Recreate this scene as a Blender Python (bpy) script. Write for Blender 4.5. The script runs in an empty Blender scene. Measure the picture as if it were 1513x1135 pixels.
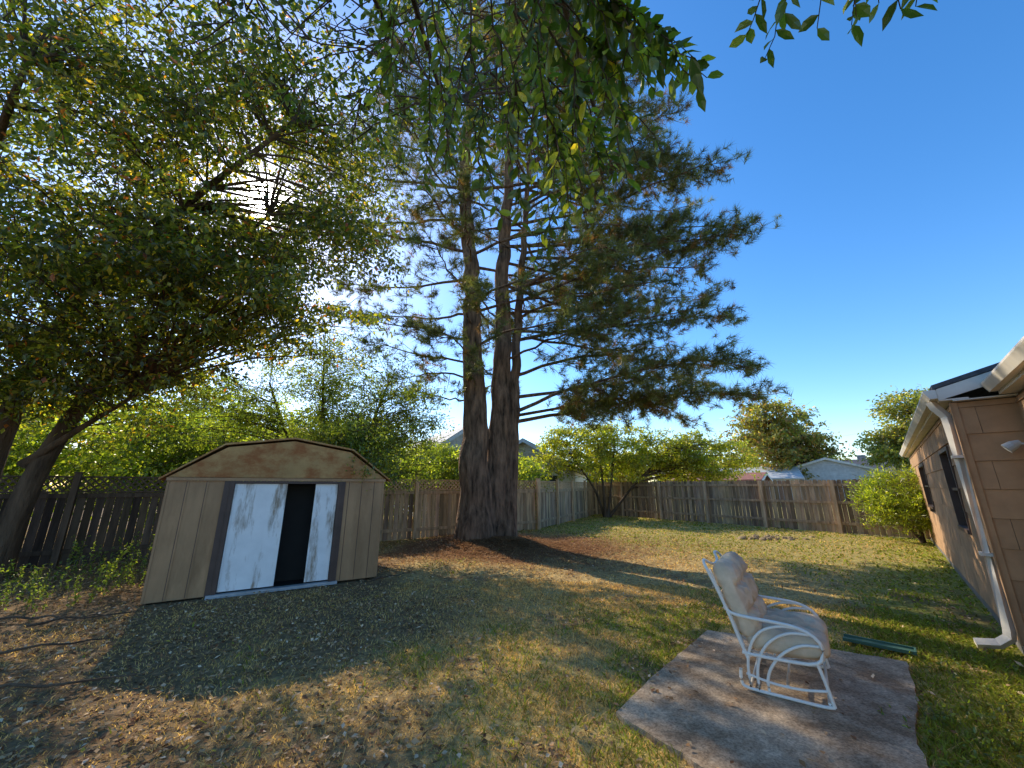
import bpy, math, numpy as np
from mathutils import Vector, Matrix
sc = bpy.context.scene
R = np.random.RandomState(7)
def rad(d): return math.radians(d)
def nrm(v):
    v = np.asarray(v, float); return v/np.maximum(np.linalg.norm(v, axis=-1, keepdims=True), 1e-9)

# ---------------------------------------------------------------- noise
def vnoise(x, y, s=1.0, seed=0):
    rs = np.random.RandomState(seed); T = rs.rand(64, 64)
    x = np.asarray(x)*s+1000; y = np.asarray(y)*s+1000
    xi = np.floor(x).astype(int); yi = np.floor(y).astype(int)
    fx = x-xi; fy = y-yi; fx = fx*fx*(3-2*fx); fy = fy*fy*(3-2*fy)
    g = lambda a, b: T[a % 64, b % 64]
    return (g(xi, yi)*(1-fx)+g(xi+1, yi)*fx)*(1-fy)+(g(xi, yi+1)*(1-fx)+g(xi+1, yi+1)*fx)*fy
def fbm(x, y, s, seed):
    return (vnoise(x, y, s, seed)*.5+vnoise(x, y, s*2.1, seed+1)*.3+vnoise(x, y, s*4.3, seed+2)*.2)
def sstep(a, b, x):
    t = np.clip((x-a)/(b-a), 0, 1); return t*t*(3-2*t)

# ---------------------------------------------------------------- mesh builder
class MB:
    def __init__(s): s.V = []; s.F = {}; s.C = []; s.n = 0
    def add(s, v, f, c=(.5, .5, .5)):
        v = np.asarray(v, float).reshape(-1, 3); f = np.asarray(f, int)
        c = np.asarray(c, float)
        if c.ndim == 1: c = np.tile(c, (len(v), 1))
        s.V.append(v); s.C.append(c); s.F.setdefault(f.shape[1], []).append(f+s.n); s.n += len(v)
    def obox(s, o, ex, ey, ez, c=(.5, .5, .5)):
        o, ex, ey, ez = [np.asarray(q, float) for q in (o, ex, ey, ez)]
        v = [o, o+ex, o+ex+ey, o+ey, o+ez, o+ex+ez, o+ex+ey+ez, o+ey+ez]
        f = [(0, 3, 2, 1), (4, 5, 6, 7), (0, 1, 5, 4), (1, 2, 6, 5), (2, 3, 7, 6), (3, 0, 4, 7)]
        if np.dot(np.cross(ex, ey), ez) < 0: f = [q[::-1] for q in f]
        s.add(v, f, c)
    def box(s, lo, hi, c=(.5, .5, .5)):
        s.obox(lo, (hi[0]-lo[0], 0, 0), (0, hi[1]-lo[1], 0), (0, 0, hi[2]-lo[2]), c)
    def tube(s, P, r, n=6, c=(.5, .5, .5), wob=0):
        P = np.asarray(P, float); m = len(P); r = np.broadcast_to(np.asarray(r, float), (m,))
        T = nrm(np.gradient(P, axis=0))
        ref = np.array([0, 0, 1.]) if abs(T[:, 2]).mean() < .8 else np.array([1., 0, 0])
        A = nrm(np.cross(T, ref)); B = np.cross(T, A)
        th = np.linspace(0, 2*np.pi, n, endpoint=False)
        rr = r[:, None]*np.ones(n)
        if wob:
            rr = rr*(1+wob*np.sin(th*3+1)[None]*np.linspace(1, .3, m)[:, None]+wob*.6*np.sin(th*7)[None]+wob*.5*(R.rand(m, n)-.5))
            if n > 30: rr = rr*(1+.055*(vnoise(np.arange(n)[None]*1.0+0*P[:, :1], P[:, 2:3]*1.6, 1.0, 91)-.5)*2)
        V = P[:, None]+rr[..., None]*(np.cos(th)[None, :, None]*A[:, None]+np.sin(th)[None, :, None]*B[:, None])
        i = np.arange(m-1)[:, None]*n; j = np.arange(n)[None]; k = (j+1) % n
        F = np.stack([i+j, i+k, i+n+k, i+n+j], -1).reshape(-1, 4)
        st = s.n
        s.add(V.reshape(-1, 3), F, c)
        if n <= 12 and r[0] > .003:
            for e in (0, m-1):
                s.V.append(P[e:e+1]); s.C.append(np.asarray([c], float))
                ci = s.n; s.n += 1; jj = np.arange(n); kk = (jj+1) % n
                s.F.setdefault(3, []).append(np.stack([st+e*n+jj, st+e*n+kk, np.full(n, ci)], -1))
    def make(s, name, mat, parent=None, smooth=False):
        V = np.concatenate(s.V); C = np.concatenate(s.C)
        li = []; st = []; off = 0
        for k, L in s.F.items():
            f = np.concatenate(L); li.append(f.ravel()); st.append(off+np.arange(len(f))*k); off += f.size
        li = np.concatenate(li); st = np.concatenate(st)
        me = bpy.data.meshes.new(name)
        me.vertices.add(len(V)); me.vertices.foreach_set("co", V.astype(np.float32).ravel())
        me.loops.add(len(li)); me.loops.foreach_set("vertex_index", li.astype(np.int32))
        me.polygons.add(len(st)); me.polygons.foreach_set("loop_start", st.astype(np.int32))
        me.polygons.foreach_set("use_smooth", np.full(len(st), smooth))
        me.update(calc_edges=True)
        a = me.attributes.new("col", 'FLOAT_COLOR', 'POINT')
        a.data.foreach_set("color", np.concatenate([C, np.ones((len(C), 1))], 1).astype(np.float32).ravel())
        me.materials.append(mat)
        ob = bpy.data.objects.new(name, me); sc.collection.objects.link(ob)
        if parent: ob.parent = parent
        return ob
def empty(name, loc=(0, 0, 0), rz=0):
    e = bpy.data.objects.new(name, None); e.location = loc; e.rotation_euler = (0, 0, rz)
    e.empty_display_size = .3; sc.collection.objects.link(e); return e

# ---------------------------------------------------------------- materials
def newmat(name):
    m = bpy.data.materials.new(name); m.use_nodes = True; nt = m.node_tree; nt.nodes.clear()
    out = nt.nodes.new('ShaderNodeOutputMaterial'); return m, nt, out
def N(nt, t, **k):
    n = nt.nodes.new(t)
    for a, b in k.items():
        if a in n.inputs.keys(): n.inputs[a].default_value = b
        else: setattr(n, a, b)
    return n
def noise(nt, scale, detail=6, stretch=(1, 1, 1), rough=.6):
    tc = N(nt, 'ShaderNodeTexCoord'); mp = N(nt, 'ShaderNodeMapping'); mp.inputs['Scale'].default_value = stretch
    nt.links.new(tc.outputs['Object'], mp.inputs['Vector'])
    n = N(nt, 'ShaderNodeTexNoise'); n.inputs['Scale'].default_value = scale; n.inputs['Detail'].default_value = detail
    n.inputs['Roughness'].default_value = rough
    nt.links.new(mp.outputs[0], n.inputs['Vector']); return n.outputs['Fac']
def ramp(nt, fac, stops):
    r = N(nt, 'ShaderNodeValToRGB'); e = r.color_ramp.elements
    while len(e) < len(stops): e.new(.5)
    for q, (p, c) in zip(e, stops):
        q.position = p; q.color = (*c, 1) if len(c) == 3 else c
    nt.links.new(fac, r.inputs[0]); return r.outputs[0]
def mixc(nt, fac, a, b, mode='MIX'):
    m = N(nt, 'ShaderNodeMix', data_type='RGBA', blend_type=mode)
    for sock, v in ((m.inputs[0], fac), (m.inputs[6], a), (m.inputs[7], b)):
        if isinstance(v, (int, float)): sock.default_value = v
        elif isinstance(v, tuple): sock.default_value = (*v, 1)
        else: nt.links.new(v, sock)
    return m.outputs[2]
def mat_var(name, base=None, rough=.85, nscale=6, lo=.6, hi=1.25, stretch=(1, 1, 1), bump=.3, bdist=.01, spec=.3, attr=False, extra=None, metallic=0):
    m, nt, out = newmat(name)
    p = N(nt, 'ShaderNodeBsdfPrincipled'); p.inputs['Roughness'].default_value = rough
    p.inputs['Specular IOR Level'].default_value = spec; p.inputs['Metallic'].default_value = metallic
    f = noise(nt, nscale, 6, stretch)
    v = ramp(nt, f, [(.3, (lo,)*3), (.7, (hi,)*3)])
    if attr:
        a = N(nt, 'ShaderNodeAttribute', attribute_name='col'); b = a.outputs['Color']
    else: b = base
    c = mixc(nt, 1.0, b, v, 'MULTIPLY')
    if extra: c = extra(nt, c)
    nt.links.new(c, p.inputs['Base Color'])
    bp = N(nt, 'ShaderNodeBump'); bp.inputs['Strength'].default_value = bump; bp.inputs['Distance'].default_value = bdist
    nt.links.new(noise(nt, nscale*4, 4, stretch), bp.inputs['Height']); nt.links.new(bp.outputs[0], p.inputs['Normal'])
    nt.links.new(p.outputs[0], out.inputs[0]); return m
def mat_leaf(name, trans=.45, boost=1.7, tint=(1.0, 1.0, .45), gloss=0.0):
    m, nt, out = newmat(name)
    a = N(nt, 'ShaderNodeAttribute', attribute_name='col')
    p = N(nt, 'ShaderNodeBsdfDiffuse'); nt.links.new(a.outputs['Color'], p.inputs[0])
    t = N(nt, 'ShaderNodeBsdfTranslucent')
    c = mixc(nt, 1.0, a.outputs['Color'], tuple(boost*q for q in tint), 'MULTIPLY')
    nt.links.new(c, t.inputs[0])
    mx = N(nt, 'ShaderNodeMixShader'); mx.inputs[0].default_value = trans
    nt.links.new(p.outputs[0], mx.inputs[1]); nt.links.new(t.outputs[0], mx.inputs[2])
    o = mx.outputs[0]
    if gloss:
        g = N(nt, 'ShaderNodeBsdfGlossy'); g.inputs['Roughness'].default_value = .35; g.inputs[0].default_value = (.95, .88, .75, 1)
        m2 = N(nt, 'ShaderNodeMixShader'); m2.inputs[0].default_value = gloss
        nt.links.new(o, m2.inputs[1]); nt.links.new(g.outputs[0], m2.inputs[2]); o = m2.outputs[0]
    nt.links.new(o, out.inputs[0]); return m

M_leaf = mat_leaf('leaf', .55, 3.6, (1.12, 1.0, .28), gloss=.05)
M_pine = mat_leaf('pine_needle', .3, 2.4, (1.2, 1, .42), .05)
M_grass = mat_leaf('grass_blade', .45, 1.6, (1, .93, .55))
M_litter = mat_leaf('dry_leaf', .15, 1.2, (1, .8, .5))
M_bark = mat_var('bark', (.12, .078, .048), .95, 5, .35, 1.5, (1, 1, .22), 1.0, .05)
M_pbark = mat_var('pine_bark', (.29, .17, .10), .95, 9, .16, 1.5, (1, 1, .2), 1.0, .1)
M_fence = mat_var('weathered_wood', None, .9, 4, .5, 1.3, (3, 3, .35), .5, .006, attr=True)
M_attr = mat_var('painted', None, .7, 3, .8, 1.15, bump=.15, attr=True)

# ---------------------------------------------------------------- world, sun, camera
az = rad(-37.4); el = rad(34.2)
sd = Vector((math.sin(az)*math.cos(el), math.cos(az)*math.cos(el), math.sin(el)))
w = bpy.data.worlds.new("World"); sc.world = w; w.use_nodes = True; nt = w.node_tree; nt.nodes.clear()
out = N(nt, 'ShaderNodeOutputWorld'); bg = N(nt, 'ShaderNodeBackground'); bg.inputs[1].default_value = .15
sky = N(nt, 'ShaderNodeTexSky', sky_type='NISHITA'); sky.sun_disc = False
sky.sun_elevation = el; sky.sun_rotation = az; sky.altitude = 0; sky.air_density = 1.0; sky.dust_density = .35; sky.ozone_density = 2.6
hs = N(nt, 'ShaderNodeHueSaturation'); hs.inputs['Saturation'].default_value = 1.30; hs.inputs['Value'].default_value = 1.78
tn = mixc(nt, 1.0, hs.outputs[0], (1.04, 1.02, 1.06), 'MULTIPLY')
nt.links.new(sky.outputs[0], hs.inputs['Color']); nt.links.new(tn, bg.inputs[0])
tc = N(nt, 'ShaderNodeTexCoord'); vm = N(nt, 'ShaderNodeVectorMath', operation='DOT_PRODUCT'); vm.inputs[1].default_value = sd
nrmn = N(nt, 'ShaderNodeVectorMath', operation='NORMALIZE')
nt.links.new(tc.outputs['Generated'], nrmn.inputs[0]); nt.links.new(nrmn.outputs[0], vm.inputs[0])
p1 = N(nt, 'ShaderNodeMath', operation='POWER'); p1.inputs[1].default_value = 2800
p2 = N(nt, 'ShaderNodeMath', operation='POWER'); p2.inputs[1].default_value = 160
mx0 = N(nt, 'ShaderNodeMath', operation='MAXIMUM'); mx0.inputs[1].default_value = 0
nt.links.new(vm.outputs['Value'], mx0.inputs[0])
for p in (p1, p2): nt.links.new(mx0.outputs[0], p.inputs[0])
m1 = N(nt, 'ShaderNodeMath', operation='MULTIPLY'); m1.inputs[1].default_value = 50
m2 = N(nt, 'ShaderNodeMath', operation='MULTIPLY_ADD'); m2.inputs[1].default_value = .7
nt.links.new(p1.outputs[0], m1.inputs[0]); nt.links.new(p2.outputs[0], m2.inputs[0]); nt.links.new(m1.outputs[0], m2.inputs[2])
bg2 = N(nt, 'ShaderNodeBackground'); bg2.inputs[0].default_value = (1, .93, .78, 1)
nt.links.new(m2.outputs[0], bg2.inputs[1])
ad = N(nt, 'ShaderNodeAddShader'); nt.links.new(bg.outputs[0], ad.inputs[0]); nt.links.new(bg2.outputs[0], ad.inputs[1])
nt.links.new(ad.outputs[0], out.inputs[0])

L = bpy.data.lights.new('sun', 'SUN'); L.energy = 5; L.angle = rad(.5); L.color = (1, .90, .72)
lo = bpy.data.objects.new('sun', L); lo.rotation_euler = sd.to_track_quat('Z', 'Y').to_euler(); lo.location = (0, 0, 30); sc.collection.objects.link(lo)
cam = bpy.data.cameras.new('camera'); cam.sensor_width = 36; cam.lens = 13.5; cam.clip_end = 3000; cam.clip_start = .05
co = bpy.data.objects.new('camera', cam); co.location = (0, 0, 1.6); co.rotation_euler = (rad(104.9), 0, 0)
sc.collection.objects.link(co); sc.camera = co
sc.view_settings.view_transform = 'Standard'; sc.view_settings.look = 'None'; sc.view_settings.exposure = 0

# ---------------------------------------------------------------- layout
SH0 = np.array([-5.12, 5.88]); SHa = math.atan2(1.68, 2.69); SHW = 3.17
HC = np.array([4.94, 4.22]); Ha = math.atan2(.727, .687)
slab = np.array([(.74, 3.28), (1.42, 4.06), (2.22, 4.92), (2.95, 4.55), (3.66, 4.10), (3.15, 3.5), (2.62, 3.0), (2.1, 2.3), (1.9, 1.6), (1.4, 1.9), (1.12, 2.7)])
def inpoly(x, y, poly):
    r = np.zeros(np.shape(x), bool); n = len(poly)
    for i in range(n):
        x1, y1 = poly[i]; x2, y2 = poly[(i+1) % n]
        c = ((y1 > y) != (y2 > y)) & (x < (x2-x1)*(y-y1)/(y2-y1+1e-12)+x1); r ^= c
    return r
def local(x, y, o, a):
    dx = x-o[0]; dy = y-o[1]; return dx*math.cos(a)+dy*math.sin(a), -dx*math.sin(a)+dy*math.cos(a)
C_dirt = np.array((.23, .14, .075)); C_straw = np.array((.78, .54, .22)); C_green = np.array((.32, .33, .06)); C_pstraw = np.array((.30, .14, .065))
def zones(x, y):
    n1 = fbm(x, y, .55, 3); n2 = fbm(x, y, 1.7, 11)
    far = sstep(6.5, 8.5, x*.6+y*.5)
    dirt = sstep(1.0, -2.4, x+.3*(y-4)+(n1-.5)*5)*.90
    dirt = np.maximum(dirt, sstep(.58, .76, n2)*.65*(1-.7*far))
    dp = np.hypot((x+.2)/1.35, y-11.3); ps = sstep(3.4, 1.2, dp+(n1-.5)*3)
    dslab = np.hypot(x-2.6, y-3.8)
    green = sstep(.52, .76, n1)*.22*(1-dirt)
    green = np.maximum(green, sstep(3.2, 1.7, dslab+(n2-.5)*1.8)*sstep(.40, .60, n2)*.6)
    u, v = local(x, y, HC, Ha); green = np.maximum(green, sstep(1.8, .4, np.abs(v)+(n1-.5)*1.5)*.8*(u > -6))
    green = np.maximum(green, far*.42)
    return dirt, ps, green, n2
def gcol(x, y):
    d, ps, g, n2 = zones(x, y)
    c = C_straw*.80*(.65+.6*n2[..., None])*(1-g[..., None])+C_green*.9*g[..., None]
    c = c*(1-d[..., None])+C_dirt*d[..., None]; c = c*(1-ps[..., None])+C_pstraw*.8*ps[..., None]; return c
def gz(x, y):
    z = (fbm(x, y, .4, 5)-.5)*.10+(fbm(x, y, 2.5, 9)-.5)*.03
    d = np.hypot(x-2.4, y-3.4); z = z*sstep(1.8, 3.5, d)-.01*sstep(3.5, 1.8, d)
    u, v = local(x, y, SH0, SHa); z = np.where((u > -.3) & (u < 3.5) & (v > -.3) & (v < 2.6), np.minimum(z, 0), z)
    z += .22*sstep(2.4, .3, np.hypot(x+.7, y-12))
    return z*sstep(60, 25, np.hypot(x, y))

# ---------------------------------------------------------------- ground
def axis(a, b, st):
    core = np.arange(a, b, st); e = np.array([1, 2.5, 5, 9, 15, 25, 45, 80, 150, 300, 700.])
    return np.concatenate([(a-e)[::-1], core, b+e])
gx = axis(-12, 16, .11); gy = axis(-2, 24, .11)
X, Y = np.meshgrid(gx, gy, indexing='ij'); Z = gz(X, Y)
mb = MB(); nx, ny = X.shape; i = np.arange(nx-1)[:, None]*ny+np.arange(ny-1)[None]
F = np.stack([i, i+ny, i+ny+1, i+1], -1).reshape(-1, 4)
mb.add(np.stack([X, Y, Z], -1).reshape(-1, 3), F, gcol(X, Y).reshape(-1, 3))
M_ground = mat_var('ground_soil', None, .95, 14, .45, 1.4, bump=.7, bdist=.025, attr=True, spec=.1)
mb.make('ground', M_ground, smooth=True)

def grass(name, n, rmin, rmax, hs, seed, angle=(-60, 60), wid=.0035):
    rs = np.random.RandomState(seed)
    r = rmin+(rmax-rmin)*rs.rand(n)**.9; th = np.radians(rs.uniform(angle[0], angle[1], n))
    x = r*np.sin(th); y = r*np.cos(th)
    d, ps, g, n2 = zones(x, y)
    keep = (rs.rand(n) > d*.75) & (rs.rand(n) > ps*.88) & ~inpoly(x+rs.normal(0, .03, n), y+rs.normal(0, .03, n), slab)
    u, v = local(x, y, SH0, SHa); keep &= ~((u > -.02) & (u < 3.2) & (v > -.02) & (v < 2.4))
    u, v = local(x, y, HC, Ha); keep &= ~((v < .02) & (u > 0)) & ~((v < -.43) & (u > -5))
    keep &= rs.rand(n) < .2+1.4*fbm(x, y, 3.0, 31)
    x, y, g, r, n2 = [q[keep] for q in (x, y, g, r, n2)]; m = len(x)
    z = gz(x, y)
    gr = rs.rand(m) < g*1.0
    c = np.where(gr[:, None], C_green*np.array([.9, 1, .8]), C_straw)*rs.uniform(.5, 1.3, (m, 1))
    dk = rs.rand(m) < .22; c[dk] = c[dk]*.5+np.array((.14, .085, .04))*.5
    h = hs*rs.uniform(.4, 1.5, m)*(1+.5*gr)*(.5+.9*fbm(x, y, 2.2, 41)); wd = wid*(1+r*.28)*rs.uniform(.7, 1.4, m)*(1+.5*gr)
    a = rs.uniform(0, 2*np.pi, m); b = rs.uniform(0, 2*np.pi, m); lean = h*rs.uniform(.3, 2.2, m)
    S = np.stack([np.cos(a), np.sin(a), 0*a], 1)*wd[:, None]/2; P = np.stack([x, y, z-.004], 1)
    Dd = np.stack([np.cos(b), np.sin(b), 0*b], 1)*lean[:, None]
    mid = P+Dd*.35+np.array([0, 0, 1])*h[:, None]*.6; tip = P+Dd+np.array([0, 0, 1])*h[:, None]
    V = np.stack([P-S, P+S, mid+S*.8, mid-S*.8, tip], 1).reshape(-1, 3); k = np.arange(m)[:, None]*5
    mb = MB(); C5 = np.repeat(c, 5, 0)
    mb.add(V, k+np.array([[0, 1, 2, 3]]), C5); mb.F.setdefault(3, []).append(k+np.array([[3, 2, 4]]))
    return mb.make(name, M_grass, LAWN)
LAWN = empty('lawn_grass')
grass('near_blades', 185000, 1.3, 7.5, .030, 1, wid=.003)
grass('far_blades', 110000, 6, 24, .028, 2, wid=.0045)

# ---------------------------------------------------------------- leaves
def leafset(mb, P, D, Nn, Ln, Wd, col, detail=False):
    P = np.asarray(P); D = nrm(D); S = nrm(np.cross(D, Nn)); U = np.cross(S, D); m = len(P)
    Ln = np.broadcast_to(Ln, (m,))[:, None]; Wd = np.broadcast_to(Wd, (m,))[:, None]
    k = np.arange(m)[:, None]
    if not detail:
        V = np.stack([P, P+D*Ln*.45+S*Wd*.5+U*Wd*.12, P+D*Ln, P+D*Ln*.45-S*Wd*.5+U*Wd*.12], 1).reshape(-1, 3)
        mb.add(V, k*4+np.array([[0, 1, 2, 3]]), np.repeat(col, 4, 0))
    else:
        f = U*Wd*.14
        V = np.stack([P, P+D*Ln*.25+S*Wd*.42+f, P+D*Ln*.62+S*Wd*.46+f-U*Ln*.03, P+D*Ln-U*Ln*.12, P+D*Ln*.62-S*Wd*.46+f-U*Ln*.03, P+D*Ln*.25-S*Wd*.42+f,
                      P+D*Ln*.5], 1).reshape(-1, 3)
        c = np.repeat(col, 7, 0)
        mb.add(V, k*7+np.array([[0, 1, 2, 6]]), c)
        mb.F[4].append(k*7+mb.n-7*m+np.array([[0, 6, 4, 5]])); mb.F.setdefault(3, []).append(k*7+mb.n-7*m+np.array([[6, 2, 3]]))
        mb.F[3].append(k*7+mb.n-7*m+np.array([[6, 3, 4]]))
def pal(rs, cols, wts, n):
    cols = np.array(cols); i = rs.choice(len(cols), n, p=np.array(wts)/sum(wts)); return cols[i]*rs.uniform(.7, 1.3, (n, 1))
def bez(a, b, sag, n=6, rs=R, wob=.06):
    a = np.asarray(a, float); b = np.asarray(b, float); t = np.linspace(0, 1, n)[:, None]
    P = a*(1-t)+b*t; P[:, 2] += sag*4*(t*(1-t))[:, 0]; L_ = np.linalg.norm(b-a)
    P[1:-1] += rs.normal(0, wob*L_/3, (n-2, 3)); return P
def crown(lm, wm, rs, blobs, ncl, nl, cr, LL, LW, cols, wts, limbs, droop=.5, skip=None, detail=False, flat=.7, wr=.03):
    bw = np.array([b[2] if len(b) > 2 else 1 for b in blobs], float); bw /= bw.sum()
    limbs = np.asarray(limbs)
    for q in range(ncl):
        b = blobs[rs.choice(len(blobs), p=bw)]; d = nrm(rs.normal(0, 1, 3)); c = np.array(b[0])+d*np.array(b[1])*rs.rand()**.45
        if c[2] < .4: continue
        if skip and skip(c): continue
        if wm is not None:
            dd = np.linalg.norm(limbs-c, axis=1)+np.maximum(limbs[:, 2]-c[2]+.3, 0)*1.5; s = limbs[dd.argmin()]
            Ls = np.linalg.norm(s-c); wm.tube(bez(s, c, Ls*.08, 5, rs), np.linspace(max(wr*.3, wr*min(1, Ls/3)), .005, 5), 5)
            for _ in range(3):
                e = c+rs.normal(0, cr, 3)*np.array([1, 1, flat]); wm.tube(bez(c+(s-c)*rs.rand()*.25, e, 0, 3, rs), [.008, .006, .004], 3)
        n = int(nl*rs.uniform(.5, 1.5)); 
        k = 7; dirs = nrm(rs.normal(0, 1, (k, 3))*np.array([1, 1, .6])+np.array([0, 0, -droop*.4])); wh = rs.randint(0, k, n)
        o = dirs[wh]*(rs.rand(n, 1)**.7*cr*1.6)+rs.normal(0, cr*.20, (n, 3)); o[:, 2] *= flat
        D = nrm(dirs[wh]*.6+rs.normal(0, .8, (n, 3))+np.array([0, 0, -droop])); Nn = nrm(rs.normal(0, 1, (n, 3))+np.array([0, 0, .6]))
        col = pal(rs, cols, wts, n)*rs.uniform(.6, 1.3)
        leafset(lm, c+o, D, Nn, LL*rs.uniform(.7, 1.3, n), LW*rs.uniform(.7, 1.3, n), col, detail)
def trunkline(mb, pts, r0, r1, n=10, flare=.0, m=14, rs=R, wob=.08, jit=.1):
    pts = np.asarray(pts, float); t = np.linspace(0, 1, len(pts)); tt = np.linspace(0, 1, m)
    P = np.stack([np.interp(tt, t, pts[:, i]) for i in range(3)], 1); P[1:-1, :2] += rs.normal(0, r0*jit, (m-2, 2))
    for _ in range(2): P[1:-1] = (P[:-2]+2*P[1:-1]+P[2:])/4
    r = r0+(r1-r0)*tt; r = r*(1+flare*np.exp(-tt*14)); mb.tube(P, r, n, wob=wob); return P

# ---------------------------------------------------------------- pine tree
rs = np.random.RandomState(21)
pine = empty('pine_tree'); wm = MB(); nm = MB()
def tr(pts, r0, r1, fl): return trunkline(wm, pts, r0, r1, 44, fl, 90, rs, .05, .16)
T = [tr([(-1.10, 11.8, -.2), (-1.12, 11.85, 3), (-1.30, 11.9, 6), (-1.45, 11.9, 9), (-1.7, 11.9, 12), (-1.7, 12, 18), (-1.4, 12, 24)], .42, .08, .55),
     tr([(-.48, 12.15, -.2), (-.46, 12.2, 3), (-.32, 12.3, 6), (-.36, 12.35, 9), (-.2, 12.4, 12), (.1, 12.4, 18), (0, 12.4, 25)], .38, .08, .5),
     tr([(-.12, 12.0, -.2), (.02, 12.2, 3.5), (.18, 12.3, 7), (.55, 12.3, 12), (1.0, 12.3, 18)], .22, .05, .5)]
def tz(t, z):
    P = T[t]; return np.array([np.interp(z, P[:, 2], P[:, 0]), np.interp(z, P[:, 2], P[:, 1]), z])
tufts = []
def pbranch(t, z0, phi, Lb, rise=.12, dens=1.0):
    a = tz(t, z0); K = 11; u = np.linspace(0, 1, K); dr = np.array([math.cos(phi), math.sin(phi)])
    c1 = rs.normal(0, .06)*Lb; sg = rs.uniform(-.07, .10)
    P = np.zeros((K, 3)); P[:, :2] = a[:2]+dr*(u[:, None]*Lb)+np.array([-dr[1], dr[0]])*(np.sin(u*3.0)*c1)[:, None]
    P[:, 2] = z0+Lb*(rise*u+sg*np.sin(u*np.pi)+.03*np.sin(u*7+rs.rand()*6)*u)+np.cumsum(rs.normal(0, .035, K)); P[0] = a
    P[1:-1, :2] += rs.normal(0, .05, (K-2, 2))
    r0 = .02+.0062*Lb; wm.tube(P, np.linspace(r0, .010, K), 6)
    ns = int(Lb*5.2*dens)
    for k in range(ns):
        uu = rs.uniform(.14, 1.0)**.8; p = np.array([np.interp(uu, u, P[:, i]) for i in range(3)])
        sgn = 1 if k % 2 else -1; an = phi+sgn*rs.uniform(.4, 1.3); ls = rs.uniform(.5, 1.0)*(2.0-1.1*uu)*min(1, Lb/5)
        d = np.array([math.cos(an), math.sin(an), rs.uniform(-.5, .4)]); e = p+d*ls
        m_ = (p+e)/2+np.array([0, 0, -.06*ls]); wm.tube([p, m_, e], [.012, .009, .006], 4)
        nt_ = max(3, int(ls*5.0))
        for q in range(nt_):
            f = 1-.75*q/nt_; tufts.append((*(p+d*ls*f+rs.normal(0, .10, 3)), *nrm(d*.7+rs.normal(0, .5, 3)+np.array([0, 0, .3]))))
    for q in range(5): tufts.append((*(P[-1]+rs.normal(0, .15, 3)), *nrm(P[-1]-P[-3]+rs.normal(0, .3, 3))))
def Lz(z): return np.interp(z, [4, 6, 8, 13, 16.5, 20, 24, 26], [6.2, 6.8, 7.4, 7.6, 6.8, 5.6, 3.2, 1.2])
z = 4.6
while z < 24.5:
    for rep in range(1 if z < 7 else 2):
        t = rs.choice([0, 1, 2]) if z < 15 else rs.choice([0, 1])
        right = rs.rand() < (.75 if z < 7.5 else .45)
        phi = rs.uniform(-.75, .6) if right else rs.uniform(0, 2*np.pi)
        f = .80+.20*math.cos(phi)
        if z < 8.5 and math.cos(phi) < 0: f *= .55
        pbranch(t, z, phi, Lz(z)*f*rs.uniform(.62, 1.05), rs.uniform(-.04, .24), .9 if math.cos(phi) > 0 else .7)
    z += rs.uniform(.27, .46)
pbranch(1, 3.5, -.06, 8.2, .15, 1.9); pbranch(2, 3.9, -.3, 6.8, .08, 1.8); pbranch(2, 4.4, .15, 7.2, .14, 1.5); pbranch(0, 5.5, 3.4, 3.2, .1)
pbranch(1, 3.7, .12, 6.4, .03, 1.9); pbranch(1, 5.0, .05, 7.2, .1, 1.2); pbranch(2, 6.4, -.1, 7.0, .1, 1.5); pbranch(1, 7.4, 0, 7.4, .1, 1.5); pbranch(2, 8.4, -.2, 7.4, .12, 1.5); pbranch(2, 9.6, -.1, 7.4, .10, 1.3); pbranch(1, 11, -.3, 7.4, .10, 1.3); pbranch(1, 12.4, 0, 7.4, .12, 1.3)
for z_, p_, l_ in ((8.5, 2.9, 5.3), (9.6, 3.3, 6.0), (11.0, 3.0, 6.4), (12.3, 3.3, 6.3), (14, 3.1, 6.0), (16, 3.0, 5.5), (7.2, 3.0, 4.6), (6.2, 3.6, 3.4), (5.6, 4.3, 2.2), (6.8, 5.0, 2.6), (8, 4.4, 3.2), (9, 4.7, 3.4), (10, 4.2, 4), (11, 5.0, 4), (12, 4.5, 4), (5.0, 2.8, 3), (4.2, 3.3, 2)): pbranch(0, z_, p_, l_, .12, .95)
tf = np.array(tufts); nn = 40; c = np.repeat(tf[:, :3], nn, 0); d = np.repeat(tf[:, 3:], nn, 0); m = len(c)
nd = nrm(d*.75+nrm(rs.normal(0, 1, (m, 3)))*.8); Ln = rs.uniform(.15, .31, (m, 1)); base = c-d*rs.uniform(0, .25, (m, 1))
S = nrm(np.cross(nd, rs.normal(0, 1, (m, 3))))*.007
brown = np.repeat(rs.rand(len(tf)) < .10, nn)
tb = np.repeat(rs.uniform(.45, 1.5, len(tf)), nn)[:, None]
col = np.where(brown[:, None], np.array((.23, .13, .045)), np.array((.11, .135, .038)))*tb*rs.uniform(.75, 1.3, (m, 1))
nm.add(np.stack([base-S, base+S, base+nd*Ln], 1).reshape(-1, 3), np.arange(m)[:, None]*3+np.array([[0, 1, 2]]), np.repeat(col, 3, 0))
wm.make('trunk_and_limbs', M_pbark, pine, True); nm.make('needles', M_pine, pine)

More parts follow.
